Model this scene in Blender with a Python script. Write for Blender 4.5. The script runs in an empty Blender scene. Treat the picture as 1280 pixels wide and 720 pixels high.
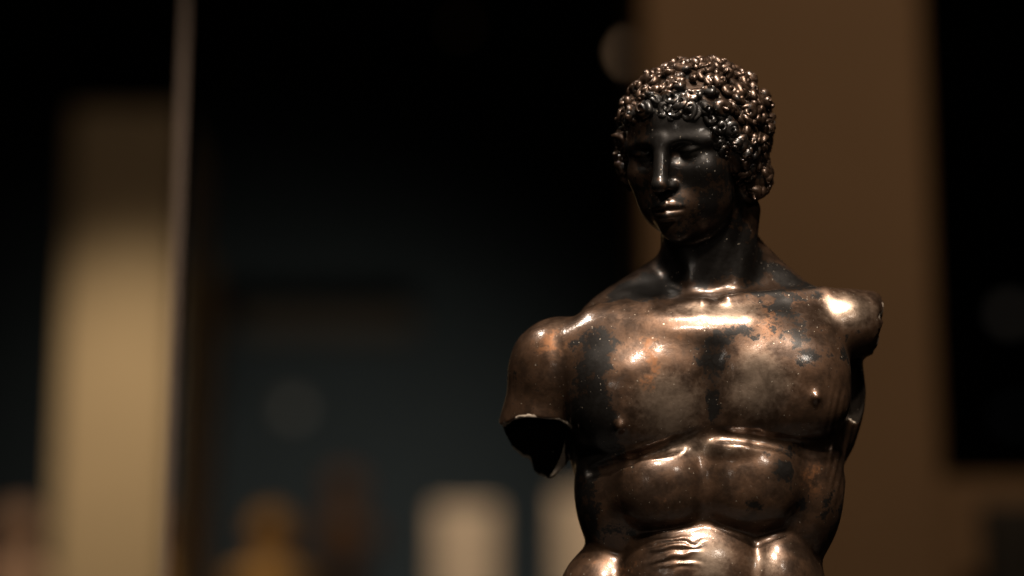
import bpy, bmesh, math, random
import numpy as np
from mathutils import Matrix, Vector

# ------------------------------------------------------------------ camera, world, light, exposure
scene = bpy.context.scene
S = 0.0003376            # metres per photo pixel at the statuette
D = 1.02                 # metres from the lens to the statuette
F_PX = D / S             # focal length in photo pixels
PHI = math.radians(14.0)  # the camera looks up a little
CAM = Vector((0.0, 0.0, 1.32))
RX = Matrix.Rotation(PHI, 3, 'X')

cam_data = bpy.data.cameras.new('camera')
cam_data.sensor_width = 36.0
cam_data.lens = F_PX / 1280 * 36.0
cam_data.clip_start = 0.01
cam_data.clip_end = 100
cam_data.dof.use_dof = True
cam_data.dof.focus_distance = D - 0.026
cam_data.dof.aperture_fstop = 3.1
cam = bpy.data.objects.new('camera', cam_data)
scene.collection.objects.link(cam)
cam.location = CAM
cam.rotation_euler = (math.radians(90) + PHI, 0, 0)
scene.camera = cam

def at(px, py, dist):
    """point `dist` metres in front of the lens along a photo pixel's ray"""
    return CAM + RX @ Vector(((px - 640) / F_PX * dist, dist, -(py - 360) / F_PX * dist))

world = bpy.data.worlds.new('World')
scene.world = world
world.use_nodes = True
bg = world.node_tree.nodes['Background']
bg.inputs[0].default_value = (0.9, 0.75, 0.6, 1)
bg.inputs[1].default_value = 0.0015

vs = scene.view_settings
vs.view_transform = 'Standard'
vs.look = 'None'
vs.exposure = 0.0
vs.gamma = 1.0
scene.cycles.use_denoising = True
scene.cycles.max_bounces = 6
scene.cycles.sample_clamp_indirect = 4.0
scene.cycles.caustics_reflective = False
scene.cycles.caustics_refractive = False

def spot(name, loc, target, power, angle, blend=0.5, radius=0.03, color=(1.0, 0.80, 0.60)):
    l = bpy.data.lights.new(name, 'SPOT')
    l.energy = power; l.spot_size = math.radians(angle); l.spot_blend = blend
    l.shadow_soft_size = radius; l.color = color
    o = bpy.data.objects.new(name, l)
    scene.collection.objects.link(o)
    o.location = loc
    o.rotation_euler = (Vector(target) - Vector(loc)).to_track_quat('-Z', 'Y').to_euler()
    return o

STAT = at(880, 400, D)
LAMP = (1.0, 0.87, 0.74)
# gallery track spots over the showcase, plus one added low front lamp
def over(x, y, z): return STAT + RX @ Vector((x, y, z))
spot('statuette_spot', over(0.14, -0.60, 1.12), over(0, 0, -0.09), 140, 17, 1.0, 0.05, LAMP)
spot('statuette_spot', over(-0.04, -0.30, 1.22), over(0, 0, -0.05), 125, 19, 1.0, 0.04, LAMP)
spot('statuette_spot', over(-0.06, -0.88, 0.90), over(0, 0, -0.10), 70, 17, 1.0, 0.045, LAMP)
spot('statuette_spot', over(-0.45, -1.15, 0.12), over(-0.05, 0, -0.05), 1.4, 22, 1.0, 0.03, LAMP)  # unseen low lamp added to light the broken arm's rim
spot('statuette_spot', over(-0.65, 0.25, 1.0), STAT, 18, 30, 0.6, 0.03, LAMP)
spot('statuette_spot', over(0.45, -1.10, 0.62), STAT, 11, 30, 0.6, 0.04, LAMP)

# ------------------------------------------------------------------ helpers
C = scene.collection
rng = np.random.default_rng(7)
random.seed(7)

def link(o, parent=None):
    C.objects.link(o)
    if parent: o.parent = parent
    return o

def tag(o, label=None, cat=None, group=None, kind=None):
    if label: o['label'] = label
    if cat: o['category'] = cat
    if group: o['group'] = group
    if kind: o['kind'] = kind
    return o

def empty(name, loc, rot=(0, 0, 0)):
    o = bpy.data.objects.new(name, None)
    o.empty_display_size = 0.05
    o.location = loc; o.rotation_euler = rot
    return link(o)

def box_bm(bm, c, s, bevel=0.0, rz=0.0):
    m = Matrix.Translation(c) @ Matrix.Rotation(rz, 4, 'Z') @ Matrix.Diagonal((s[0], s[1], s[2], 1))
    r = bmesh.ops.create_cube(bm, size=1, matrix=m)
    if bevel:
        es = list({e for v in r['verts'] for e in v.link_edges})
        bmesh.ops.bevel(bm, geom=es, offset=bevel, segments=2, affect='EDGES', profile=0.5)

def lathe_bm(bm, prof, seg=32, c=(0, 0, 0), sx=1, sy=1):
    rings = []
    for r, z in prof:
        rings.append([bm.verts.new((c[0] + sx * r * math.cos(2 * math.pi * i / seg),
                                    c[1] + sy * r * math.sin(2 * math.pi * i / seg), c[2] + z)) for i in range(seg)])
    for a, b in zip(rings, rings[1:]):
        for i in range(seg):
            bm.faces.new((a[i], a[(i + 1) % seg], b[(i + 1) % seg], b[i]))
    bm.faces.new(rings[0][::-1]); bm.faces.new(rings[-1])

def obj(name, bm, mat, parent=None, smooth=False):
    me = bpy.data.meshes.new(name)
    bmesh.ops.recalc_face_normals(bm, faces=bm.faces)
    bm.to_mesh(me); bm.free()
    me.materials.append(mat)
    if smooth:
        for p in me.polygons: p.use_smooth = True
    return link(bpy.data.objects.new(name, me), parent)

def box(name, c, s, mat, parent=None, bevel=0.0, rz=0.0):
    bm = bmesh.new(); box_bm(bm, Vector(c), s, bevel, rz)
    return obj(name, bm, mat, parent)

# ------------------------------------------------------------------ materials
def plaster(name, col, rough=0.7, var=0.12, scale=6.0, bump=0.05):
    m = bpy.data.materials.new(name); m.use_nodes = True
    nt = m.node_tree; b = nt.nodes['Principled BSDF']
    tc = nt.nodes.new('ShaderNodeTexCoord')
    n = nt.nodes.new('ShaderNodeTexNoise'); n.inputs['Scale'].default_value = scale; n.inputs['Detail'].default_value = 5
    nt.links.new(tc.outputs['Object'], n.inputs['Vector'])
    mx = nt.nodes.new('ShaderNodeMix'); mx.data_type = 'RGBA'
    mx.inputs[6].default_value = (*[c * (1 - var) for c in col], 1)
    mx.inputs[7].default_value = (*[min(1, c * (1 + var)) for c in col], 1)
    nt.links.new(n.outputs['Fac'], mx.inputs[0]); nt.links.new(mx.outputs[2], b.inputs['Base Color'])
    b.inputs['Roughness'].default_value = rough
    bp = nt.nodes.new('ShaderNodeBump'); bp.inputs['Strength'].default_value = bump; bp.inputs['Distance'].default_value = 0.01
    n2 = nt.nodes.new('ShaderNodeTexNoise'); n2.inputs['Scale'].default_value = scale * 20
    nt.links.new(tc.outputs['Object'], n2.inputs['Vector'])
    nt.links.new(n2.outputs['Fac'], bp.inputs['Height']); nt.links.new(bp.outputs[0], b.inputs['Normal'])
    return m

def emitter(name, col, strength):
    m = bpy.data.materials.new(name); m.use_nodes = True
    b = m.node_tree.nodes['Principled BSDF']
    b.inputs['Base Color'].default_value = (0.05, 0.05, 0.05, 1)
    b.inputs['Emission Color'].default_value = (*col, 1)
    b.inputs['Emission Strength'].default_value = strength
    return m

def bronze():
    m = bpy.data.materials.new('patinated_bronze'); m.use_nodes = True
    nt = m.node_tree; N = nt.nodes; L = nt.links; b = N['Principled BSDF']
    tc = N.new('ShaderNodeTexCoord'); at_ = N.new('ShaderNodeAttribute'); at_.attribute_name = 'patina_shading'
    sep = N.new('ShaderNodeSeparateColor'); L.new(at_.outputs['Color'], sep.inputs[0])
    def noise(scale, detail=6, rough=0.6, dist=0.0):
        n = N.new('ShaderNodeTexNoise'); n.inputs['Scale'].default_value = scale
        n.inputs['Detail'].default_value = detail; n.inputs['Roughness'].default_value = rough
        n.inputs['Distortion'].default_value = dist
        L.new(tc.outputs['Object'], n.inputs['Vector']); return n.outputs['Fac']
    def math_(op, a, b_, clamp=False):
        n = N.new('ShaderNodeMath'); n.operation = op; n.use_clamp = clamp
        for i, v in enumerate((a, b_)):
            if isinstance(v, (int, float)): n.inputs[i].default_value = v
            else: L.new(v, n.inputs[i])
        return n.outputs[0]
    def ramp(v, lo, hi):
        n = N.new('ShaderNodeMapRange'); n.interpolation_type = 'SMOOTHSTEP'
        n.inputs[1].default_value = lo; n.inputs[2].default_value = hi
        L.new(v, n.inputs[0]); return n.outputs[0]
    def mixc(f, a, b_):
        n = N.new('ShaderNodeMix'); n.data_type = 'RGBA'; L.new(f, n.inputs[0])
        for i, v in ((6, a), (7, b_)):
            if isinstance(v, tuple): n.inputs[i].default_value = (*v, 1)
            else: L.new(v, n.inputs[i])
        return n.outputs[2]
    def mixf(f, a, b_):
        n = N.new('ShaderNodeMix'); n.data_type = 'FLOAT'; L.new(f, n.inputs[0])
        for i, v in ((2, a), (3, b_)):
            if isinstance(v, (int, float)): n.inputs[i].default_value = v
            else: L.new(v, n.inputs[i])
        return n.outputs[0]
    big = noise(38, 7, 0.62, 0.4); mid = noise(120, 6, 0.65, 0.2); fine = noise(520, 4, 0.6)
    sp = noise(900, 2, 0.5)
    # seed (0.5 neutral) + noise -> ragged patch edges
    nz = math_('ADD', math_('MULTIPLY', math_('SUBTRACT', big, 0.5), 1.1), math_('ADD', math_('MULTIPLY', math_('SUBTRACT', mid, 0.5), 1.3), math_('MULTIPLY', math_('SUBTRACT', fine, 0.5), 0.5)))
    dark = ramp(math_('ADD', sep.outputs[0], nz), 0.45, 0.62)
    nz2 = math_('ADD', math_('MULTIPLY', math_('SUBTRACT', mid, 0.5), 1.1), math_('MULTIPLY', math_('SUBTRACT', fine, 0.5), 0.5))
    rust = ramp(math_('ADD', sep.outputs[1], nz2), 0.48, 0.70)
    worn_sheen = ramp(math_('ADD', sep.outputs[2], math_('MULTIPLY', nz, 0.35)), 0.34, 0.66)
    mott = ramp(math_('ADD', big, math_('MULTIPLY', math_('SUBTRACT', mid, 0.5), 0.8)), 0.36, 0.66)
    base = mixc(mott, (0.036, 0.021, 0.013), (0.070, 0.037, 0.020))
    c = mixc(worn_sheen, base, (0.132, 0.095, 0.068))
    c = mixc(rust, c, (0.112, 0.047, 0.018))
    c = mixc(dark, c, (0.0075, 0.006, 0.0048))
    speck = ramp(math_('ADD', sp, math_('MULTIPLY', mid, 0.15)), 0.79, 0.835)
    c = mixc(speck, c, (0.32, 0.27, 0.21))
    cr = ramp(math_('ADD', at_.outputs['Alpha'], math_('MULTIPLY', math_('SUBTRACT', fine, 0.5), 0.9)), 0.30, 0.75)
    c = mixc(cr, c, (0.44, 0.36, 0.28))
    L.new(c, b.inputs['Base Color'])
    r = mixf(worn_sheen, 0.40, 0.37)
    r = mixf(rust, r, 0.48)
    r = mixf(dark, r, 0.45)
    r = math_('ADD', r, math_('ADD', math_('MULTIPLY', math_('SUBTRACT', mid, 0.5), 0.35), math_('MULTIPLY', math_('SUBTRACT', fine, 0.5), 0.25)), True)
    r = math_('ADD', r, math_('MULTIPLY', math_('SUBTRACT', big, 0.5), 0.35), True)
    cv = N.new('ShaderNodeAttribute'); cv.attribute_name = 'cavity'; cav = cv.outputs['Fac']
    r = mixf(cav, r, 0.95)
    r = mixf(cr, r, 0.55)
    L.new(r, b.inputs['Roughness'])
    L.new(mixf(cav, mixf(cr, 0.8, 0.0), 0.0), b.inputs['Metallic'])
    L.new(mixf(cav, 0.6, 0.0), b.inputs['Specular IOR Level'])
    L.new(math_('MULTIPLY', ramp(math_('ADD', big, math_('MULTIPLY', math_('SUBTRACT', fine, 0.5), 0.5)), 0.30, 0.62), math_('MULTIPLY', math_('MULTIPLY', math_('SUBTRACT', 1.0, cav), math_('SUBTRACT', 1.0, math_('MULTIPLY', dark, 0.35))), 0.8)), b.inputs['Coat Weight'])
    b.inputs['Coat Roughness'].default_value = 0.16
    h = math_('ADD', math_('MULTIPLY', mid, 0.6), math_('MULTIPLY', fine, 0.25))
    h = math_('SUBTRACT', h, math_('MULTIPLY', dark, 0.12))
    bp = N.new('ShaderNodeBump'); bp.inputs['Strength'].default_value = 0.16; bp.inputs['Distance'].default_value = 0.0012
    L.new(h, bp.inputs['Height'])
    L.new(bp.outputs[0], b.inputs['Normal']); L.new(bp.outputs[0], b.inputs['Coat Normal'])
    return m

def crust():
    m = plaster('corroded_edge', (0.34, 0.26, 0.19), 0.6, 0.5, 300, 0.6)
    return m

def glass():
    m = bpy.data.materials.new('clear_glass'); m.use_nodes = True
    nt = m.node_tree; N = nt.nodes; L = nt.links
    for n in list(N): N.remove(n)
    out = N.new('ShaderNodeOutputMaterial'); mix = N.new('ShaderNodeMixShader')
    t = N.new('ShaderNodeBsdfTransparent'); t.inputs[0].default_value = (0.93, 0.95, 0.94, 1)
    g = N.new('ShaderNodeBsdfGlossy'); g.inputs['Roughness'].default_value = 0.02
    f = N.new('ShaderNodeFresnel'); f.inputs['IOR'].default_value = 1.5
    L.new(f.outputs[0], mix.inputs[0]); L.new(t.outputs[0], mix.inputs[1]); L.new(g.outputs[0], mix.inputs[2])
    L.new(mix.outputs[0], out.inputs[0])
    return m

# ------------------------------------------------------------------ the statuette: an implicit figure, meshed with surface nets
def graded(knots):
    out = []
    for (a, b, h) in knots:
        n = max(1, int(round((b - a) / h)))
        out.append(np.linspace(a, b, n, endpoint=False))
    out.append([knots[-1][1]])
    return np.concatenate(out).astype(np.float32)

gx = graded([(596, 745, 2.3), (745, 990, 1.45), (990, 1126, 2.3)])
gy = graded([(-168, 60, 1.7), (60, 172, 3.2)])
gz = graded([(60, 335, 1.45), (335, 735, 2.0), (735, 970, 5.0)])
FIELD = np.full((len(gx), len(gy), len(gz)), 60.0, np.float32)

def smin(a, b, k):
    if k <= 0: return np.minimum(a, b)
    h = np.maximum(k - np.abs(a - b), 0) / k
    return np.minimum(a, b) - h * h * k * 0.25
def smax(a, b, k): return -smin(-a, -b, k)

def ell(p, c, r):
    x, y, z = (p[0] - c[0]), (p[1] - c[1]), (p[2] - c[2])
    k0 = np.sqrt((x / r[0]) ** 2 + (y / r[1]) ** 2 + (z / r[2]) ** 2)
    k1 = np.sqrt((x / r[0] ** 2) ** 2 + (y / r[1] ** 2) ** 2 + (z / r[2] ** 2) ** 2)
    return k0 * (k0 - 1) / np.maximum(k1, 1e-6)
def cap(p, a, b, ra, rb):
    a = np.array(a, np.float32); b = np.array(b, np.float32); d = b - a
    t = ((p[0] - a[0]) * d[0] + (p[1] - a[1]) * d[1] + (p[2] - a[2]) * d[2]) / float(d @ d)
    t = np.clip(t, 0, 1)
    return np.sqrt((p[0] - a[0] - t * d[0]) ** 2 + (p[1] - a[1] - t * d[1]) ** 2 + (p[2] - a[2] - t * d[2]) ** 2) - (ra + (rb - ra) * t)

def sell(p, c, r, n=2.7):
    x, y, z = np.abs(p[0] - c[0]) / r[0], np.abs(p[1] - c[1]) / r[1], np.abs(p[2] - c[2]) / r[2]
    k = (x ** n + y ** n + z ** n) ** (1 / n)
    g = np.sqrt((x ** (n - 1) / r[0]) ** 2 + (y ** (n - 1) / r[1]) ** 2 + (z ** (n - 1) / r[2]) ** 2) * np.maximum(k, 1e-4) ** (1 - n)
    return (k - 1) / np.maximum(g, 1e-4)

VN = rng.normal(0, 1, (64, 64, 64)).astype(np.float32)
def vnoise(x, y, z):
    """smooth value noise"""
    x, y, z = np.broadcast_arrays(np.asarray(x, np.float32), np.asarray(y, np.float32), np.asarray(z, np.float32))
    out = 0
    ix, iy, iz = np.floor(x).astype(int), np.floor(y).astype(int), np.floor(z).astype(int)
    fx, fy, fz = [t * t * (3 - 2 * t) for t in (x - ix, y - iy, z - iz)]
    for a in (0, 1):
        for b in (0, 1):
            for c in (0, 1):
                w = (fx if a else 1 - fx) * (fy if b else 1 - fy) * (fz if c else 1 - fz)
                out = out + w * VN[(ix + a) & 63, (iy + b) & 63, (iz + c) & 63]
    return out

def block(lo, hi, pad=26):
    sl = []
    for g, a, b in zip((gx, gy, gz), lo, hi):
        i = max(0, int(np.searchsorted(g, a - pad))); j = min(len(g), int(np.searchsorted(g, b + pad)))
        sl.append(slice(i, j))
    sl = tuple(sl)
    p = (gx[sl[0]][:, None, None], gy[sl[1]][None, :, None], gz[sl[2]][None, None, :])
    return sl, p

def pj(c, extra=0.0):
    """position of a thing seen at pixel (c0, c2) that lies c1 pixels behind the statuette's plane"""
    f = 1 + min(0.0, c[1] - extra) * S / D
    return (640 + (c[0] - 640) * f, c[1], 360 + (c[2] - 360) * f)
def add_ell(c, r, k=10):
    if c[1] < -10: c = pj(c, r[1] * 0.7)
    sl, p = block([c[i] - r[i] for i in range(3)], [c[i] + r[i] for i in range(3)])
    FIELD[sl] = smin(FIELD[sl], ell(p, c, r), k)
def add_sell(c, r, k=10, n=2.7):
    c = pj(c, r[1] * 0.8)
    sl, p = block([c[i] - r[i] for i in range(3)], [c[i] + r[i] for i in range(3)])
    FIELD[sl] = smin(FIELD[sl], sell(p, c, r, n), k)
def sub_ell(c, r, k=6):
    c = pj(c)
    sl, p = block([c[i] - r[i] for i in range(3)], [c[i] + r[i] for i in range(3)], 12)
    FIELD[sl] = smax(FIELD[sl], -ell(p, c, r), k)
def add_cap(a, b, ra, rb, k=10):
    a, b = pj(a), pj(b)
    m = max(ra, rb)
    sl, p = block([min(a[i], b[i]) - m for i in range(3)], [max(a[i], b[i]) + m for i in range(3)])
    FIELD[sl] = smin(FIELD[sl], cap(p, a, b, ra, rb), k)
def sub_cap(a, b, ra, rb, k=5):
    a, b = pj(a), pj(b)
    m = max(ra, rb)
    sl, p = block([min(a[i], b[i]) - m for i in range(3)], [max(a[i], b[i]) + m for i in range(3)], 12)
    FIELD[sl] = smax(FIELD[sl], -cap(p, a, b, ra, rb), k)

# trunk: lofted from rows of (row, centre, half width, front, back)
LOFT = np.array([
    (325, 890,  60,  -10, 66), (354, 890, 106,  -18,  82), (372, 889, 138, -42, 92), (390, 888, 150, -86, 95), (410, 887, 161, -98, 98), (450, 885, 170, -102, 102),
    (500, 884, 171, -101, 102), (550, 885, 168, -93, 97), (600, 885, 164, -88,  90), (650, 884, 155, -84, 84),
    (686, 882, 150, -78,  82), (720, 872, 150, -78,  88), (770, 868, 172, -76, 104), (840, 866, 182, -66, 110),
    (900, 866, 170, -55, 100), (975, 866, 165, -50, 95)], np.float32)
sl, p = block((700, -120, 322), (1070, 125, 960), 20)
row = p[2]
def soft_interp(z, i):      # knots joined by a smoothed curve
    t = np.arange(300, 1000.0); v = np.interp(t, LOFT[:, 0], LOFT[:, i])
    kern = np.exp(-(np.arange(-36, 37) / 8.0) ** 2); kern /= kern.sum()
    return np.interp(z, t, np.convolve(np.pad(v, 36, mode='edge'), kern, 'valid'))
cx, hw, fr, bk = [soft_interp(gz[sl[2]], i).astype(np.float32)[None, None, :] for i in (1, 2, 3, 4)]
cyy = (fr + bk) / 2; dp = (bk - fr) / 2
n = 2.35
rad = (np.abs((p[0] - cx) / hw) ** n + np.abs((p[1] - cyy) / dp) ** n) ** (1 / n)
trunk = (rad - 1) * np.minimum(hw, dp)
trunk = smax(trunk, (335 - row) + 0 * trunk, 20)
trunk = smax(trunk, (row - 905) + 0 * trunk, 30)
FIELD[sl] = trunk
del trunk, rad

# shoulders, neck
add_cap((880, 48, 322), (748, 34, 405), 34, 24, 20)
add_cap((900, 48, 290), (1015, 34, 398), 34, 26, 26)
add_cap((893, 36, 395), (884, 14, 235), 65, 57, 14)
add_cap((938, 6, 262), (916, -22, 366), 11, 8, 20)
add_cap((842, -4, 280), (868, -20, 366), 9, 7, 20)
# collar bones
add_cap((910, -60, 377), (1030, -20, 368), 8, 9, 26)
add_cap((876, -60, 382), (742, -20, 402), 8, 9, 26)
sub_ell((893, -88, 366), (12, 16, 11), 10)
# chest muscles
add_sell((806, -45, 495), (94, 63, 73), 20, 2.5)
add_sell((977, -46, 482), (90, 64, 71), 15, 2.8)
add_ell((762, -24, 445), (62, 46, 56), 20)
add_ell((1002, -22, 432), (54, 46, 52), 20)
sub_cap((893, -118, 436), (891, -110, 548), 14, 15, 13)
sub_cap((872, -121, 416), (926, -121, 413), 9, 9, 16)
# belly
add_sell((829, -67, 610), (60, 46, 54), 14, 2.3)
add_sell((940, -67, 604), (65, 46, 59), 14, 2.3)
add_ell((924, -90, 561), (34, 19, 15), 10)
add_ell((768, -32, 622), (44, 44, 66), 20)
add_ell((1012, -30, 618), (42, 44, 74), 22)
add_sell((872, -62, 738), (92, 50, 84), 7, 2.2)
add_ell((972, -56, 744), (52, 50, 76), 9)
add_ell((756, -28, 752), (56, 52, 64), 14)
add_ell((998, -30, 765), (42, 50, 72), 14)
sub_cap((885, -115, 548), (879, -117, 600), 10, 9, 8)
sub_cap((879, -117, 600), (875, -113, 662), 9, 9, 8)
for a, b in (((738, -62, 590), (790, -88, 576)), ((790, -88, 576), (845, -100, 556)), ((845, -100, 556), (890, -102, 540)),
             ((894, -101, 543), (945, -101, 549)), ((945, -101, 549), (1000, -92, 560)), ((1000, -92, 560), (1036, -66, 558))):
    sub_cap(a, b, 8, 8, 7)
# flank, back and hips
add_ell((1036, 26, 500), (42, 55, 92), 16)
add_ell((750, 26, 520), (42, 55, 92), 16)
add_ell((800, 70, 450), (85, 45, 90), 20)
add_ell((970, 70, 450), (85, 45, 90), 20)
add_ell((790, 62, 850), (95, 85, 90), 20)
add_ell((945, 62, 850), (95, 85, 90), 20)
add_cap((795, 0, 850), (782, 0, 1010), 88, 74, 20)
add_cap((952, 6, 850), (962, 6, 1010), 88, 74, 14)
# arm stump hanging at the picture's left, hollow and broken
sl, p = block((600, -80, 385), (775, 80, 670), 0)
arm = smin(ell(p, (700, 4, 462), (64, 62, 62)), cap(p, (704, 4, 458), (650, 4, 598), 60, 44), 12)
arm = smin(arm, ell(p, (735, -26, 452), (40, 36, 46)), 16)
bx = np.array([600, 622, 640, 655, 664, 668, 688, 702, 709, 716, 730], np.float32)
bl = np.array([520, 522, 560, 574, 580, 592, 600, 594, 582, 540, 526], np.float32)
def arm_limit(x, y, z):
    rag = 3.2 * vnoise(x / 13, y / 13, 3.3) + 1.0 * vnoise(x / 6, y / 6, 9.1)
    rag = rag * np.clip((y + 70) / 70, 0.35, 1)
    lim_f = np.interp(x, [622, 640, 660, 700, 714], [531, 524, 519, 522, 529])
    w = np.clip((y + 22) / 44, 0, 1); w = w * w * (3 - 2 * w)
    return lim_f + (np.interp(x, bx, bl) - lim_f) * w + rag
hollow = cap(p, (698, 4, 470), (648, 4, 604), 40, 38)
arm = smax(arm, -hollow, 3)
arm = smax(arm, ((p[2] - arm_limit(p[0], p[1], 0)) * 0.8).astype(np.float32), 1.5)
FIELD[sl] = smin(np.where(p[0] < 712, smax(FIELD[sl], -hollow, 3), FIELD[sl]), arm, 14)
del arm, hollow
# raised arm stump at the picture's right
add_cap((1015, 8, 410), (1085, 12, 404), 47, 41, 20)
add_ell((1056, -6, 405), (46, 44, 42), 14)
add_ell((1042, 36, 492), (44, 55, 74), 14)
sub_ell((1071, -22, 488), (20, 48, 40), 3)
sub_cap((1076, 16, 420), (1125, 18, 420), 20, 33, 3)
def stump_limit(x, y, z):
    return 1099 + 0.10 * (y + 30) - 0.10 * (z - 400) + 2.4 * vnoise(y / 9, z / 9, 5.5) + 1.4 * vnoise(y / 3.5, z / 3.5, 1.5)
sl, p = block((1060, -60, 340), (1126, 110, 560), 6)
FIELD[sl] = smax(FIELD[sl], (p[0] - stump_limit(0, p[1], p[2])).astype(np.float32), 13)

# head, in its own frame (x sideways, y back, z up), turned, bowed and tilted
HC = np.array((863.0, -12.0, 180.0))
yaw, pit, rol = math.radians(29), math.radians(7), math.radians(4)
RH = np.array(Matrix.Rotation(-rol, 3, 'Y') @ Matrix.Rotation(-yaw, 3, 'Z') @ Matrix.Rotation(pit, 3, 'X'))
def head_local(p):
    v = (p[0] - HC[0], p[1] - HC[1], -(p[2] - HC[2]))
    return [sum(float(RH[j, i]) * v[j] for j in range(3)) for i in range(3)]
def head_world(q):
    v = RH @ np.array(q)
    return np.array((HC[0] + v[0], HC[1] + v[1], HC[2] - v[2]))
sl, p = block((762, -150, 62), (975, 110, 322), 8)
lx, ly, lz = head_local(p)
lx = lx + 0 * lz; ly = ly + 0 * lz
q = (np.abs(lx), ly, lz)
h = ell(q, (0, 14, 16), (78, 95, 76))
h = smin(h, ell(q, (0, -24, -30), (61, 64, 86)), 22)
h = smin(h, ell(q, (0, -40, 30), (60, 44, 42)), 20)
h = smin(h, ell(q, (0, -34, -74), (46, 46, 36)), 20)
h = smin(h, ell(q, (0, -72, -96), (19, 17, 18)), 16)
h = smin(h, ell(q, (41, -54, -28), (22, 24, 22)), 18)
h = smin(h, ell(q, (32, -42, -58), (24, 28, 30)), 20)
h = smin(h, ell(q, (0, -72, -68), (27, 24, 24)), 14)
h = smin(h, cap(q, (6, -84, 9), (52, -64, 7), 8.5, 8), 12)
h = smax(h, -ell(q, (30, -94, -6), (22, 20, 14)), 8)
h = smin(h, cap(q, (0, -85, 14), (0, -103, -38), 8.5, 9.5), 7)
h = smin(h, ell(q, (0, -105, -40), (10, 9, 9)), 5)
h = smin(h, ell(q, (10, -92, -43), (7, 10, 6.5)), 5)
h = smax(h, -ell(q, (6.5, -100, -51.5), (3.6, 5, 3.5)), 3)
h = smin(h, ell(q, (30, -64, -7), (17.5, 16, 15)), 2)
lid = smax(ell(q, (30, -64, -6), (20, 18.0, 17)), -(lz + 5 + 0.012 * (q[0] - 30) ** 2 * -1), 2)
h = smin(h, lid, 2)
lid2 = smax(ell(q, (30, -64, -7), (19.5, 17.4, 16)), (lz + 14.5), 2)
h = smin(h, lid2, 2)
h = smin(h, cap(q, (0, -96.5, -65), (18, -86, -70), 6.9, 4.0), 3.5)
h = smin(h, cap(q, (0, -94, -78), (13, -87, -77), 7.8, 5.0), 3.5)
h = smax(h, -cap(q, (0, -103, -71.2), (21, -90, -72.5), 2.4, 2.0), 2.5)
h = smax(h, -ell(q, (0, -98, -89), (10, 7, 5)), 6)
h = smax(h, -cap(q, (0, -103, -52), (0, -104, -61), 2.5, 3), 3)
ear = ell(q, (76, 14, -18), (9, 17, 28))
ear = smax(ear, -ell(q, (86, 12, -14), (7, 9, 17)), 3)
h = smin(h, ear, 6)
HAZ = [0, 28, 36, 44, 55, 75, 90, 105, 180]; HLZ = [39, 39, 28, -16, -46, -64, -78, -92, -104]
def hairline(side, y): return np.interp(np.degrees(np.arctan2(side, -(y - 14))), HAZ, HLZ)
capd = smax(ell(q, (0, 16, 16), (86, 101, 79)), (hairline(q[0], q[1]) - lz).astype(np.float32) * 0.5, 6)
h = smin(h, capd, 3)
h = smin(h, ell(q, (64, 26, -48), (18, 30, 30)), 6)
h = smin(h, ell(q, (70, -24, -6), (15, 24, 36)), 5)
FIELD[sl] = smin(FIELD[sl], h, 10)
del h, lx, ly, lz, ear, lid, lid2, q, capd

def surface_nets(F, xs, ys, zs):
    s = F < 0
    n = s.astype(np.uint8)
    n = n[:-1] + n[1:]; n = n[:, :-1] + n[:, 1:]; n = n[:, :, :-1] + n[:, :, 1:]
    act = (n > 0) & (n < 8)
    I, J, K = np.nonzero(act)
    idx = np.full(act.shape, -1, np.int32); idx[I, J, K] = np.arange(len(I))
    acc = np.zeros((len(I), 3), np.float64); cnt = np.zeros(len(I))
    cor = [(a, b, c) for a in (0, 1) for b in (0, 1) for c in (0, 1)]
    for u in cor:
        for ax in range(3):
            if u[ax]: continue
            v = list(u); v[ax] = 1
            f0 = F[I + u[0], J + u[1], K + u[2]]; f1 = F[I + v[0], J + v[1], K + v[2]]
            m = (f0 < 0) != (f1 < 0)
            t = np.where(m, f0 / np.where(m, f0 - f1, 1), 0)
            P0 = np.stack((xs[I + u[0]], ys[J + u[1]], zs[K + u[2]]), 1); P1 = np.stack((xs[I + v[0]], ys[J + v[1]], zs[K + v[2]]), 1)
            acc[m] += (P0 + (P1 - P0) * t[:, None])[m]; cnt[m] += 1
    V = acc / cnt[:, None]
    Q = []
    a = s[:-1, 1:-1, 1:-1] != s[1:, 1:-1, 1:-1]
    i, j, k = np.nonzero(a); fl = s[i, j + 1, k + 1]; j = j + 1; k = k + 1
    q = np.stack((idx[i, j - 1, k - 1], idx[i, j, k - 1], idx[i, j, k], idx[i, j - 1, k]), 1); q[~fl] = q[~fl][:, ::-1]; Q.append(q)
    a = s[1:-1, :-1, 1:-1] != s[1:-1, 1:, 1:-1]
    i, j, k = np.nonzero(a); fl = s[i + 1, j, k + 1]; i = i + 1; k = k + 1
    q = np.stack((idx[i - 1, j, k - 1], idx[i - 1, j, k], idx[i, j, k], idx[i, j, k - 1]), 1); q[~fl] = q[~fl][:, ::-1]; Q.append(q)
    a = s[1:-1, 1:-1, :-1] != s[1:-1, 1:-1, 1:]
    i, j, k = np.nonzero(a); fl = s[i + 1, j + 1, k]; i = i + 1; j = j + 1
    q = np.stack((idx[i - 1, j - 1, k], idx[i, j - 1, k], idx[i, j, k], idx[i - 1, j, k]), 1); q[~fl] = q[~fl][:, ::-1]; Q.append(q)
    return V, np.concatenate(Q)

# close the bottom of the thighs
FIELD[:, :, -2:] = np.maximum(FIELD[:, :, -2:], 1.0)
V, Q = surface_nets(FIELD, gx, gy, gz)
del FIELD

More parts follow.
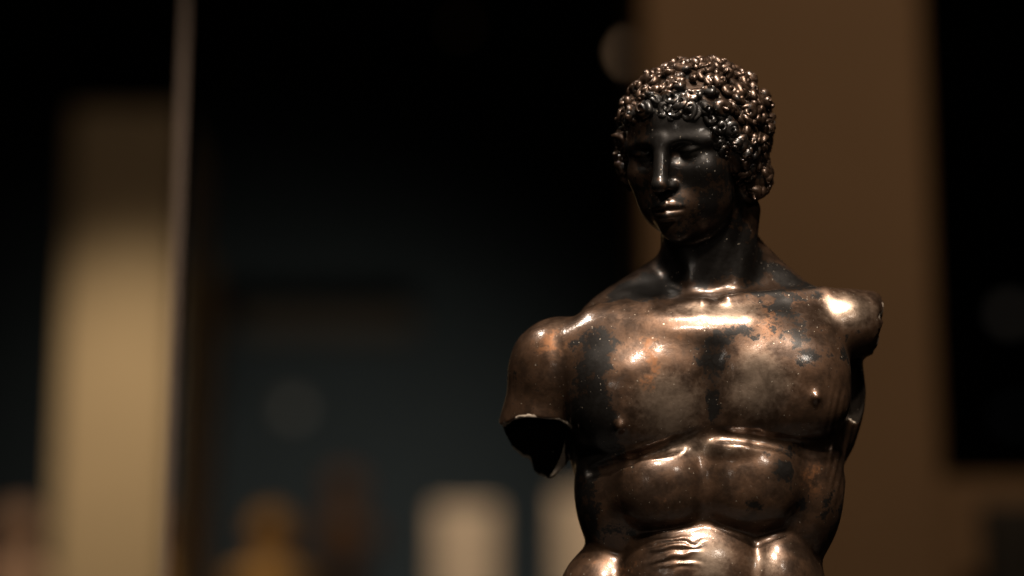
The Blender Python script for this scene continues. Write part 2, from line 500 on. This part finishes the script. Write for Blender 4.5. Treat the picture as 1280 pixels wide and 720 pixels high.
def smooth(V, Q, it, lam=0.5):
    e = np.concatenate([Q[:, [0, 1]], Q[:, [1, 2]], Q[:, [2, 3]], Q[:, [3, 0]]])
    a = np.concatenate([e[:, 0], e[:, 1]]); b = np.concatenate([e[:, 1], e[:, 0]])
    cnt = np.bincount(a, minlength=len(V))[:, None]
    for i in range(it):
        m = np.stack([np.bincount(a, weights=V[b, c], minlength=len(V)) for c in range(3)], 1) / cnt
        V = V + (m - V) * (lam if i % 2 == 0 else -lam * 0.9)
    return V
V = smooth(V, Q, 6)

def normals(V, Q):
    n = np.cross(V[Q[:, 2]] - V[Q[:, 0]], V[Q[:, 3]] - V[Q[:, 1]])
    N = np.stack([np.bincount(Q.ravel(), weights=np.repeat(n[:, c], 4), minlength=len(V)) for c in range(3)], 1)
    return N / np.maximum(np.linalg.norm(N, axis=1, keepdims=True), 1e-9)
NRM = normals(V, Q)
# (rows run downwards, so the winding is mirrored; make the normals point out)
if (NRM[:, 1] * (V[:, 1] - 10)).mean() < 0: NRM = -NRM

# small modelled detail: carved folds above the hip, nipples, dents, flank folds
front = np.clip(-NRM[:, 1] * 2, 0, 1)
Y = V[:, 1]; pf = 1 / (1 + Y * S / D)
X, Z = 640 + (V[:, 0] - 640) * pf, 360 + (V[:, 2] - 360) * pf
disp = np.zeros(len(V))
def g2(x, z, sx, sz): return np.exp(-((X - x) / sx) ** 2 - ((Z - z) / sz) ** 2)
disp += front * (6.5 * g2(775, 532, 7, 8) + 5.5 * g2(1020, 496, 6, 7))
env = np.exp(-((X - 838) / 36) ** 4 - ((Z - 690) / 19) ** 4)
wx, wz = X - 850, (Z - 716) + 0.10 * (X - 850)
wr = np.sqrt((wx / 2.6) ** 2 + wz ** 2) + 2.4 * vnoise(X / 14, Z / 10, 2.2)
disp += front * env * 1.2 * np.sin(wr * 0.62)
disp -= front * 0.8 * g2(945, 630, 7, 7)
fl = np.clip((X - 1030) / 12, 0, 1) * np.exp(-((Z - 560) / 70) ** 4)
disp += fl * 0.6 * np.sin((X + 0.22 * (Z - 560)) * 0.75) * (Y < 40)
for i in range(60):       # casting unevenness
    x, z, s_ = rng.uniform(620, 1100), rng.uniform(340, 720), rng.uniform(8, 26)
    disp += front * g2(x, z, s_, s_) * rng.normal(0, 0.5)
disp += 0.2 * vnoise(V[:, 0] / 17, V[:, 1] / 17, V[:, 2] / 17) * np.clip((Z - 330) / 30, 0, 1) * np.clip((560 - Z) / 60, 0, 1)
V = V + NRM * disp[:, None]

# patina seeds in the statuette's own frame: dark crust and painted shade, rust, wear and painted sheen
def seeds(P, blobs, base):
    v = np.full(len(P), base)
    f = 1 / (1 + P[:, 1] * S / D); P = np.stack((640 + (P[:, 0] - 640) * f, P[:, 1], 360 + (P[:, 2] - 360) * f), 1)
    for (x, z, rx, rz, a) in blobs:
        v += a * np.exp(-((P[:, 0] - x) / rx) ** 2 - ((P[:, 2] - z) / rz) ** 2) * np.clip((40 - P[:, 1]) / 30, 0, 1)
    return v
DARK = [(890, 450, 24, 22, .6), (892, 505, 13, 34, .62), (893, 428, 36, 12, .35), (985, 395, 46, 34, .42), (1005, 436, 36, 22, .38),
        (1000, 352, 45, 22, .35), (752, 425, 28, 28, .45), (735, 480, 26, 55, .40), (745, 545, 34, 55, .6), (720, 580, 40, 90, .25), (790, 362, 50, 20, .5),
        (977, 590, 17, 17, .7), (945, 632, 11, 11, .45), (1000, 628, 18, 22, .45), (730, 650, 20, 40, .35), (885, 325, 85, 38, .75),  # last seed: dark neck crust with the head's shadow painted in
        (868, 180, 130, 110, .58), (1070, 440, 22, 30, .3), (800, 590, 25, 30, .2), (1040, 660, 20, 40, .4), (905, 412, 34, 7, .3),  # last seed paints shade into the hollow under the collar bones
        (660, 480, 34, 40, .22), (790, 660, 40, 20, .3), (1000, 560, 30, 14, .35)]
RUST = [(690, 425, 40, 30, .30), (812, 470, 20, 50, .30), (842, 432, 40, 20, .20), (985, 370, 36, 24, .45), (960, 408, 30, 30, .36),
        (1020, 440, 26, 30, .28), (830, 620, 45, 30, .15), (960, 640, 45, 26, .15), (1016, 600, 18, 48, .35), (770, 708, 36, 20, .30), (700, 480, 30, 40, .18), (930, 610, 40, 40, .08)]
WORN_SHEEN = [(835, 505, 52, 48, .45), (950, 480, 48, 52, .45), (900, 388, 90, 16, .35), (1062, 388, 42, 26, .45), (880, 560, 90, 16, .25),  # wear, with pale sheen painted in on chest, collar, shoulder and belly
        (890, 700, 30, 40, .4), (965, 705, 30, 30, .3), (700, 405, 40, 12, .2)]
def patina_shading(P):
    c = np.ones((len(P), 4), np.float32)
    c[:, 0] = np.clip(seeds(P, DARK, 0.155), 0, 1); c[:, 1] = np.clip(seeds(P, RUST, 0.22), 0, 1); c[:, 2] = np.clip(seeds(P, WORN_SHEEN, 0.20), 0, 1)
    # pale corroded crust along the broken edges
    x, y, z = P[:, 0], P[:, 1], P[:, 2]
    e1 = np.where((x < 722) & (z > 490), np.exp(-((z - arm_limit(x, y, z)) / 4.2) ** 2), 0)
    e2 = np.where((x > 1062) & (z < 545), np.exp(-((x - stump_limit(x, y, z)) / 3.0) ** 2), 0)
    k = ell((x, y, z), (1071, -22, 488), (20, 48, 40))
    e3 = np.where((x > 1050) & (z > 440) & (z < 545) & (k > 0), np.exp(-((k - 1.5) / 1.5) ** 2), 0) * 0.4
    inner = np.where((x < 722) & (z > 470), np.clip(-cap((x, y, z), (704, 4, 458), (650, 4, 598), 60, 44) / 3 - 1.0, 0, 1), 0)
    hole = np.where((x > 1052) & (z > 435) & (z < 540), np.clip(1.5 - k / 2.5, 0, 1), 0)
    c[:, 0] = np.maximum(c[:, 0], np.maximum(inner, hole) * 0.95)  # insides of the hollows painted black to stand in for deep shade
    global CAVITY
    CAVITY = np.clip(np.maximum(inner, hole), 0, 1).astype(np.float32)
    c[:, 3] = np.clip(np.maximum(np.maximum(e1, e2), e3) * (0.55 + 0.6 * vnoise(x / 13, y / 13, z / 13)), 0, 1)
    return c

BASE = np.array((868.0, 0.0, 968.0))
BASE_W = CAM + RX @ Vector(((BASE[0] - 640) * S, D, -(BASE[2] - 360) * S))
def to_local(P):
    return np.stack(((P[:, 0] - BASE[0]) * S, (P[:, 1] - BASE[1]) * S, -(P[:, 2] - BASE[2]) * S), 1)

def np_mesh(name, P, faces, mat, parent, col=True, smooth_=True):
    me = bpy.data.meshes.new(name)
    L_ = to_local(P)
    me.vertices.add(len(L_)); me.vertices.foreach_set('co', L_.ravel())
    k = faces.shape[1]
    me.loops.add(faces.size); me.loops.foreach_set('vertex_index', faces.ravel().astype(np.int32))
    me.polygons.add(len(faces)); me.polygons.foreach_set('loop_start', np.arange(0, faces.size, k, dtype=np.int32))
    me.update(calc_edges=True)
    if smooth_: me.polygons.foreach_set('use_smooth', np.ones(len(faces), bool))
    if col:
        a = me.color_attributes.new('patina_shading', 'FLOAT_COLOR', 'POINT')
        a.data.foreach_set('color', patina_shading(P).ravel())
        a = me.attributes.new('cavity', 'FLOAT', 'POINT'); a.data.foreach_set('value', CAVITY)
    me.materials.append(mat)
    bm = bmesh.new(); bm.from_mesh(me); bmesh.ops.recalc_face_normals(bm, faces=bm.faces); bm.to_mesh(me); bm.free()
    return link(bpy.data.objects.new(name, me), parent)

BRONZE = bronze()
statue = empty('bronze_statuette', BASE_W, (PHI, 0, 0))
tag(statue, 'dark bronze statuette of a curly-haired nude youth with both arms broken off', 'statuette')
body = np_mesh('body', V, Q, BRONZE, statue)

# hair: snail curls wound over the skull
def curl(center, nrm, tang, r0, turns, tube, hand, lift):
    bit = np.cross(nrm, tang)
    n = int(12 * turns) + 2; m = 7
    pts, rad = [], []
    for i in range(n):
        t = i / (n - 1)
        a = hand * 2 * math.pi * turns * t
        r = r0 * (1 - 0.93 * t)
        pts.append(center + r * (math.cos(a) * tang + math.sin(a) * bit) + nrm * (lift * t ** 1.2))
        rad.append(tube * (0.55 + 0.75 * math.sin(math.pi * min(1, 0.18 + 0.75 * t))))
    pts = np.array(pts)
    d = np.gradient(pts, axis=0); d /= np.linalg.norm(d, axis=1, keepdims=True)
    vs_ = []
    for i in range(n):
        u = nrm - d[i] * (nrm @ d[i]); u /= np.linalg.norm(u); w_ = np.cross(d[i], u)
        for j in range(m):
            b = 2 * math.pi * j / m
            vs_.append(pts[i] + rad[i] * (math.cos(b) * u + math.sin(b) * w_))
    vs_.append(pts[0] - d[0] * rad[0] * .6); vs_.append(pts[-1] + nrm * rad[-1] * .8)
    f = []
    for i in range(n - 1):
        for j in range(m):
            f.append((i * m + j, i * m + (j + 1) % m, (i + 1) * m + (j + 1) % m, (i + 1) * m + j))
    for j in range(m):
        f.append((n * m, (j + 1) % m, j, j)); f.append((n * m + 1, (n - 1) * m + j, (n - 1) * m + (j + 1) % m, (n - 1) * m + (j + 1) % m))
    return vs_, f

hv, hf = [], []
HR = np.array((86., 101., 79.)); H0 = np.array((0., 16., 16.))
ga = math.pi * (3 - math.sqrt(5))
for NC, off, jit in ((300, 1.5, 0.045), (200, 5.0, 0.08)):
    for i in range(NC):
        zz = 1 - 2 * (i + 0.5) / NC
        rr = math.sqrt(1 - zz * zz); th = ga * i + off
        u = np.array((rr * math.cos(th), rr * math.sin(th), zz))
        u = u + rng.normal(0, jit, 3); u /= np.linalg.norm(u)
        c = H0 + u * HR
        if c[2] < hairline(abs(c[0]), c[1]) + rng.uniform(-2, 6): continue
        if off > 3 and c[2] < hairline(abs(c[0]), c[1]) + 8 and rng.random() < .5: continue
        n_ = u / HR; n_ /= np.linalg.norm(n_)
        n_ = n_ + rng.normal(0, 0.16, 3); n_ /= np.linalg.norm(n_)
        t = np.cross(n_, rng.normal(0, 1, 3)); t /= np.linalg.norm(t)
        r0 = rng.uniform(6.5, 11.0) if off < 3 else rng.uniform(4.5, 10.0)
        vv, ff = curl(c + n_ * (off + rng.uniform(-1, 2)), n_, t, r0, rng.uniform(0.7, 1.5), rng.uniform(3.3, 5.4), rng.choice((-1, 1)), rng.uniform(1, 9))
        o = len(hv); hv += [head_world(x) for x in vv]; hf += [tuple(k + o for k in q_) for q_ in ff]
for sgn in (-1, 1):          # the fringe: a row of curls along the hairline
    for az in np.arange(3, 150, 5.5):
        z = hairline(math.sin(math.radians(az)), 14 - math.cos(math.radians(az))) + rng.uniform(1, 6)
        w_ = math.sqrt(max(0.05, 1 - ((z - H0[2]) / HR[2]) ** 2)) if abs(z - H0[2]) < HR[2] else 0.3
        if az > 75 and z < -50: continue
        a_ = math.radians(az + rng.uniform(-2, 2))
        d_ = np.array((sgn * math.sin(a_), -math.cos(a_)))
        rr = w_ / math.sqrt((d_[0] / HR[0]) ** 2 + (d_[1] / HR[1]) ** 2)
        c = np.array((d_[0] * rr, H0[1] + d_[1] * rr, z))
        n_ = (c - H0) / HR ** 2; n_ /= np.linalg.norm(n_)
        t = np.cross(n_, rng.normal(0, 1, 3)); t /= np.linalg.norm(t)
        vv, ff = curl(c + n_ * rng.uniform(0, 4), n_, t, rng.uniform(6, 9), rng.uniform(0.9, 1.4), rng.uniform(3.4, 4.6), rng.choice((-1, 1)), rng.uniform(2, 6))
        o = len(hv); hv += [head_world(x) for x in vv]; hf += [tuple(k + o for k in q_) for q_ in ff]
for sgn in (-1, 1):          # locks at the temples and behind the ears
    for i in range(52):
        u = np.array((sgn * abs(rng.normal(0.8, 0.25)), rng.normal(0, 0.8), rng.normal(-0.1, 0.7))); u /= np.linalg.norm(u)
        if i < 22: c = np.array((sgn * 64, 26, -48)) + u * np.array((18, 30, 30))
        else: c = np.array((sgn * 70, -22, -6)) + u * np.array((16, 25, 38))       # temples
        t = np.cross(u, rng.normal(0, 1, 3)); t /= np.linalg.norm(t)
        vv, ff = curl(c, u, t, rng.uniform(5, 8.5), rng.uniform(0.8, 1.4), rng.uniform(3.4, 4.8), rng.choice((-1, 1)), rng.uniform(1, 6))
        o = len(hv); hv += [head_world(x) for x in vv]; hf += [tuple(k + o for k in q_) for q_ in ff]
hv = np.array(hv)
hv = hv + np.stack([0.6 * vnoise(hv[:, 0] / 4, hv[:, 1] / 4, hv[:, 2] / 4 + 20 * i) + 2.2 * vnoise(hv[:, 0] / 13, hv[:, 1] / 13, hv[:, 2] / 13 + 31 * i) for i in range(3)], 1)
hfq = np.array([f for f in hf if len(set(f)) == 4]); hft = [tuple(dict.fromkeys(f)) for f in hf if len(set(f)) == 3]
me = bpy.data.meshes.new('hair')
me.from_pydata([tuple(x) for x in to_local(hv)], [], [tuple(map(int, f)) for f in hfq] + [tuple(map(int, f)) for f in hft])
a = me.color_attributes.new('patina_shading', 'FLOAT_COLOR', 'POINT'); a.data.foreach_set('color', patina_shading(hv).ravel())
me.polygons.foreach_set('use_smooth', np.ones(len(me.polygons), bool)); me.materials.append(BRONZE)
bm = bmesh.new(); bm.from_mesh(me); bmesh.ops.recalc_face_normals(bm, faces=bm.faces); bm.to_mesh(me); bm.free()
hair = link(bpy.data.objects.new('hair', me), statue)

# ------------------------------------------------------------------ stand below the frame, floor
STONE = plaster('dark_stone', (0.022, 0.021, 0.02), 0.8)
floor = tag(box('floor', (0, 5, -0.05), (14, 18, 0.1), plaster('dark_floor', (0.05, 0.045, 0.04), 0.5)), kind='structure')
top = BASE_W.z - 0.012
ped = tag(box('stone_plinth', (BASE_W.x, BASE_W.y + 0.02, top / 2), (0.30, 0.30, top), STONE, bevel=0.004),
          'square dark stone plinth under the bronze statuette', 'plinth')

# ------------------------------------------------------------------ gallery behind, out of focus
TAN = plaster('tan_plaster', (0.42, 0.31, 0.19))
BROWN = plaster('brown_plaster', (0.30, 0.20, 0.115))
PALE = plaster('pale_plaster', (0.62, 0.50, 0.38))
BLACK = plaster('black_panel', (0.012, 0.012, 0.012), 0.4)
TEAL = plaster('dark_teal_wall', (0.052, 0.058, 0.055))
GOLD = plaster('gilded_clay', (0.48, 0.25, 0.06), 0.5)
CLAY = plaster('pink_clay', (0.42, 0.26, 0.18), 0.7)
GLASS = glass()

def slab(name, px0, px1, py_top, dist, depth, mat, bevel=0.01):
    """an upright block from the floor up to a photo row, front face at `dist`"""
    mid = 560
    a, b = at(px0, mid, dist), at(px1, mid, dist)
    zt = at(0, py_top, dist).z
    y = at(0, 360, dist).y
    return box(name, ((a.x + b.x) / 2, y + depth / 2, zt / 2), (abs(b.x - a.x), depth, zt), mat, bevel=bevel)

tag(slab('tan_pillar', 80, 222, 116, 5.0, 0.4, TAN), 'tall tan pillar beside the glass edge, brightest in its lower half', 'pillar')
tag(slab('low_partition', 224, 262, 320, 5.6, 0.2, TAN), 'narrow dim partition between the tan pillar and the dark hall', 'partition')
tag(slab('wall_pier', 806, 1168, -330, 2.7, 0.3, BROWN), 'broad dim brown wall pier behind the statuette', 'pillar')
# dark window to the right of the pier, above a brown parapet
def panel(name, px0, px1, py0, py1, dist, depth, mat, parent=None, bevel=0.006):
    a, b = at(px0, (py0 + py1) / 2, dist), at(px1, (py0 + py1) / 2, dist)
    z0, z1 = at(0, py1, dist).z, at(0, py0, dist).z
    y = at(0, 360, dist).y
    return box(name, ((a.x + b.x) / 2, y + depth / 2, (z0 + z1) / 2), (abs(b.x - a.x), depth, z1 - z0), mat, parent, bevel)
zq = at(0, 588, 2.75).z
a = at(1169, 600, 2.75); b = at(1500, 600, 2.75)
par = tag(box('parapet', ((a.x + b.x) / 2, a.y + 0.15, zq / 2), (b.x - a.x, 0.22, zq), BROWN, bevel=0.006),
          'low brown parapet with a dark inset, right of the wall pier', 'parapet')
ins = panel('inset_panel', 1212, 1480, 640, 900, 2.742, 0.01, BLACK)
ins.parent = par
# far hall
far = box('far_wall', (0, 10.5, 3), (14, 0.2, 6), TEAL); tag(far, kind='structure')
q0, q1 = at(300, 408, 10.2), at(520, 408, 10.2)
tag(box('wall_shelf', ((q0.x + q1.x) / 2, q0.y, q0.z), (q1.x - q0.x, 0.18, 0.10), plaster('dark_wood', (0.12, 0.08, 0.05)), bevel=0.01), 'dim brown shelf high on the far dark wall', 'shelf')
PEDS = []
def plinth(name, px0, px1, py_top, dist, mat, label, cat, depth=0.3):
    o = slab(name, px0, px1, py_top, dist, depth, mat); tag(o, label, cat); PEDS.append(o); return o
plinth('display_plinth', 544, 622, 642, 6.0, PALE, 'pale lit display plinth standing apart in the hall', 'plinth', 0.25)
plinth('display_plinth', 694, 790, 626, 6.2, PALE, 'pale lit display plinth partly behind the broken arm stump', 'plinth', 0.25)
def bust(name, px, py_foot, h_px, dist, mat, label):
    k = dist / F_PX
    loc = at(px, py_foot, dist)
    root = empty(name, loc); tag(root, label, 'sculpture')
    h = h_px * k
    bm = bmesh.new(); lathe_bm(bm, [(0.20 * h, 0), (0.20 * h, 0.05 * h), (0.09 * h, 0.09 * h), (0.08 * h, 0.16 * h)], 24); obj('foot', bm, mat, root, True)
    bm = bmesh.new(); lathe_bm(bm, [(0.08 * h, 0.15 * h), (0.22 * h, 0.26 * h), (0.34 * h, 0.42 * h), (0.33 * h, 0.50 * h), (0.14 * h, 0.57 * h), (0.11 * h, 0.66 * h), (0.02 * h, .68 * h)], 24, sy=0.6); obj('chest', bm, mat, root, True)
    bm = bmesh.new(); lathe_bm(bm, [(0.02 * h, 0.62 * h), (0.10 * h, 0.65 * h), (0.155 * h, 0.74 * h), (0.17 * h, 0.84 * h), (0.14 * h, 0.94 * h), (0.06 * h, 0.99 * h), (0.01 * h, h)], 24, sy=1.15); obj('head', bm, mat, root, True)
    return root
bust('gilded_bust', 336, 800, 165, 5.2, GOLD, 'blurred golden bust on a stand in front of the dark hall')
bust('clay_bust', 18, 800, 170, 5.2, CLAY, 'blurred pinkish bust on a stand left of the tan pillar')
bust('dim_bust', 428, 735, 150, 7.5, CLAY, 'dim pinkish bust far back in the dark hall')
for (px, py, dist, nm, lab) in ((336, 800, 5.2, 'bust_stand', 'plain stand under the golden bust'), (18, 800, 5.2, 'bust_stand', 'plain stand under the pinkish bust beside the tan pillar'),
                           (428, 735, 7.5, 'bust_stand', 'plain stand under the dim bust far back')):
    q = at(px, py, dist)
    tag(box(nm, (q.x, q.y, q.z / 2 - 0.0005), (0.2, 0.2, q.z - 0.001), BROWN, bevel=0.005), lab, 'stand')
# lamps one can see as blurred discs
def disc_lamp(px, py, dist, r, col, e, label):
    q = at(px, py, dist)
    root = empty('round_lamp', q); tag(root, label, 'lamp')
    bm = bmesh.new(); bmesh.ops.create_cone(bm, cap_ends=True, segments=32, radius1=r * 1.12, radius2=r * 1.05, depth=0.05, matrix=Matrix.Translation((0, 0.03, 0)) @ Matrix.Rotation(math.pi / 2, 4, 'X'))
    obj('housing', bm, BLACK, root)
    bm = bmesh.new(); bmesh.ops.create_uvsphere(bm, u_segments=24, v_segments=12, radius=r, matrix=Matrix.Diagonal((1, 0.35, 1, 1)))
    obj('diffuser', bm, emitter('lamp_glow', col, e), root, True)
disc_lamp(366, 510, 9.0, 0.04, (1.0, 0.70, 0.40), 0.035, 'dim round lamp low on the dark far wall')
disc_lamp(790, 66, 6.0, 0.022, (1.0, 0.60, 0.34), 0.5, 'small round warm lamp high beside the wall pier')
disc_lamp(1262, 392, 6.0, 0.022, (1.0, 0.85, 0.7), 0.035, 'small dim lamp seen past the right edge of the wall pier')
disc_lamp(1268, 520, 6.0, 0.02, (0.8, 0.9, 1.0), 0.006, 'faint cool lamp seen over the parapet')
disc_lamp(575, 33, 8.0, 0.015, (1.0, 0.5, 0.2), 0.02, 'faint orange lamp high in the dark hall')
# showcase glass: a side pane running back from its ground front edge
g0, g1 = at(219, 360, 1.42), at(232, 360, 1.62)
root = empty('glass_pane', (g0.x, g0.y, 0.95)); tag(root, 'upright showcase glass pane seen on its ground edge', 'glass pane')
L_ = (g1 - g0).to_2d().length; rz = math.atan2(g1.y - g0.y, g1.x - g0.x)
bm = bmesh.new(); box_bm(bm, Vector((math.cos(rz) * (L_ / 2 + 0.004), math.sin(rz) * (L_ / 2 + 0.004), 0.55)), (L_, 0.0055, 1.5), 0, rz); obj('pane', bm, GLASS, root)
bm = bmesh.new(); box_bm(bm, Vector((0, 0, 0.55)), (0.0036, 0.0055, 1.5), 0.001, rz); obj('ground_edge', bm, plaster('ground_glass_edge', (0.20, 0.155, 0.125), 0.35), root)
deck = tag(box('showcase_deck', (0.05, 1.35, 0.4), (0.9, 0.62, 0.79), BLACK, bevel=0.01), 'black showcase deck below the glass pane', 'showcase')

p0 = at(222, 620, 1.42)
spot('glass_edge_fill', (p0.x + 0.3, p0.y - 0.7, p0.z + 0.9), p0, 28, 26, 1.0, 0.02, (1.0, 0.78, 0.6))  # unseen spot added only to brighten the glass edge
# gallery lamps and an added spot on the things behind
p0 = at(150, 500, 5.0)
spot('pillar_spot', (p0.x + 0.1, p0.y - 1.0, 3.6), (p0.x, p0.y, p0.z - 0.50), 140, 34, 1.0, 0.05, (1.0, 0.82, 0.56))
spot('pillar_spot', (p0.x + 0.3, p0.y - 1.4, 3.6), (p0.x, p0.y, p0.z + 0.4), 4, 60, 1.0, 0.05, (1.0, 0.82, 0.60))
p0 = at(960, 400, 2.7)
spot('pier_spot', (p0.x + 0.4, p0.y - 1.8, 3.0), p0, 30, 80, 1.0, 0.05, (1.0, 0.68, 0.42))
p0 = at(630, 700, 6.0)
spot('plinth_spot', (p0.x - 0.1, p0.y - 1.6, 3.8), p0, 140, 22, 0.8, 0.05, (1.0, 0.80, 0.58))
p0 = at(336, 700, 5.2)
spot('bust_spot', (p0.x, p0.y - 1.0, 3.4), p0, 10, 18, 0.8, 0.05, (1.0, 0.72, 0.42))
p0 = at(428, 640, 7.5)
spot('bust_spot', (p0.x, p0.y - 1.2, 3.4), p0, 9, 14, 0.8, 0.05, (1.0, 0.75, 0.5))  # unseen spot added to brighten the dim bust
p0 = at(18, 700, 5.2)
spot('bust_spot', (p0.x, p0.y - 1.0, 3.4), p0, 20, 14, 0.8, 0.05, (1.0, 0.75, 0.5))
p0 = at(440, 700, 9)
spot('hall_lamp', (p0.x + 0.3, p0.y - 1.5, 2.6), p0, 58, 80, 1.0, 0.2, (0.95, 1.0, 0.95))

bpy.context.view_layer.update()
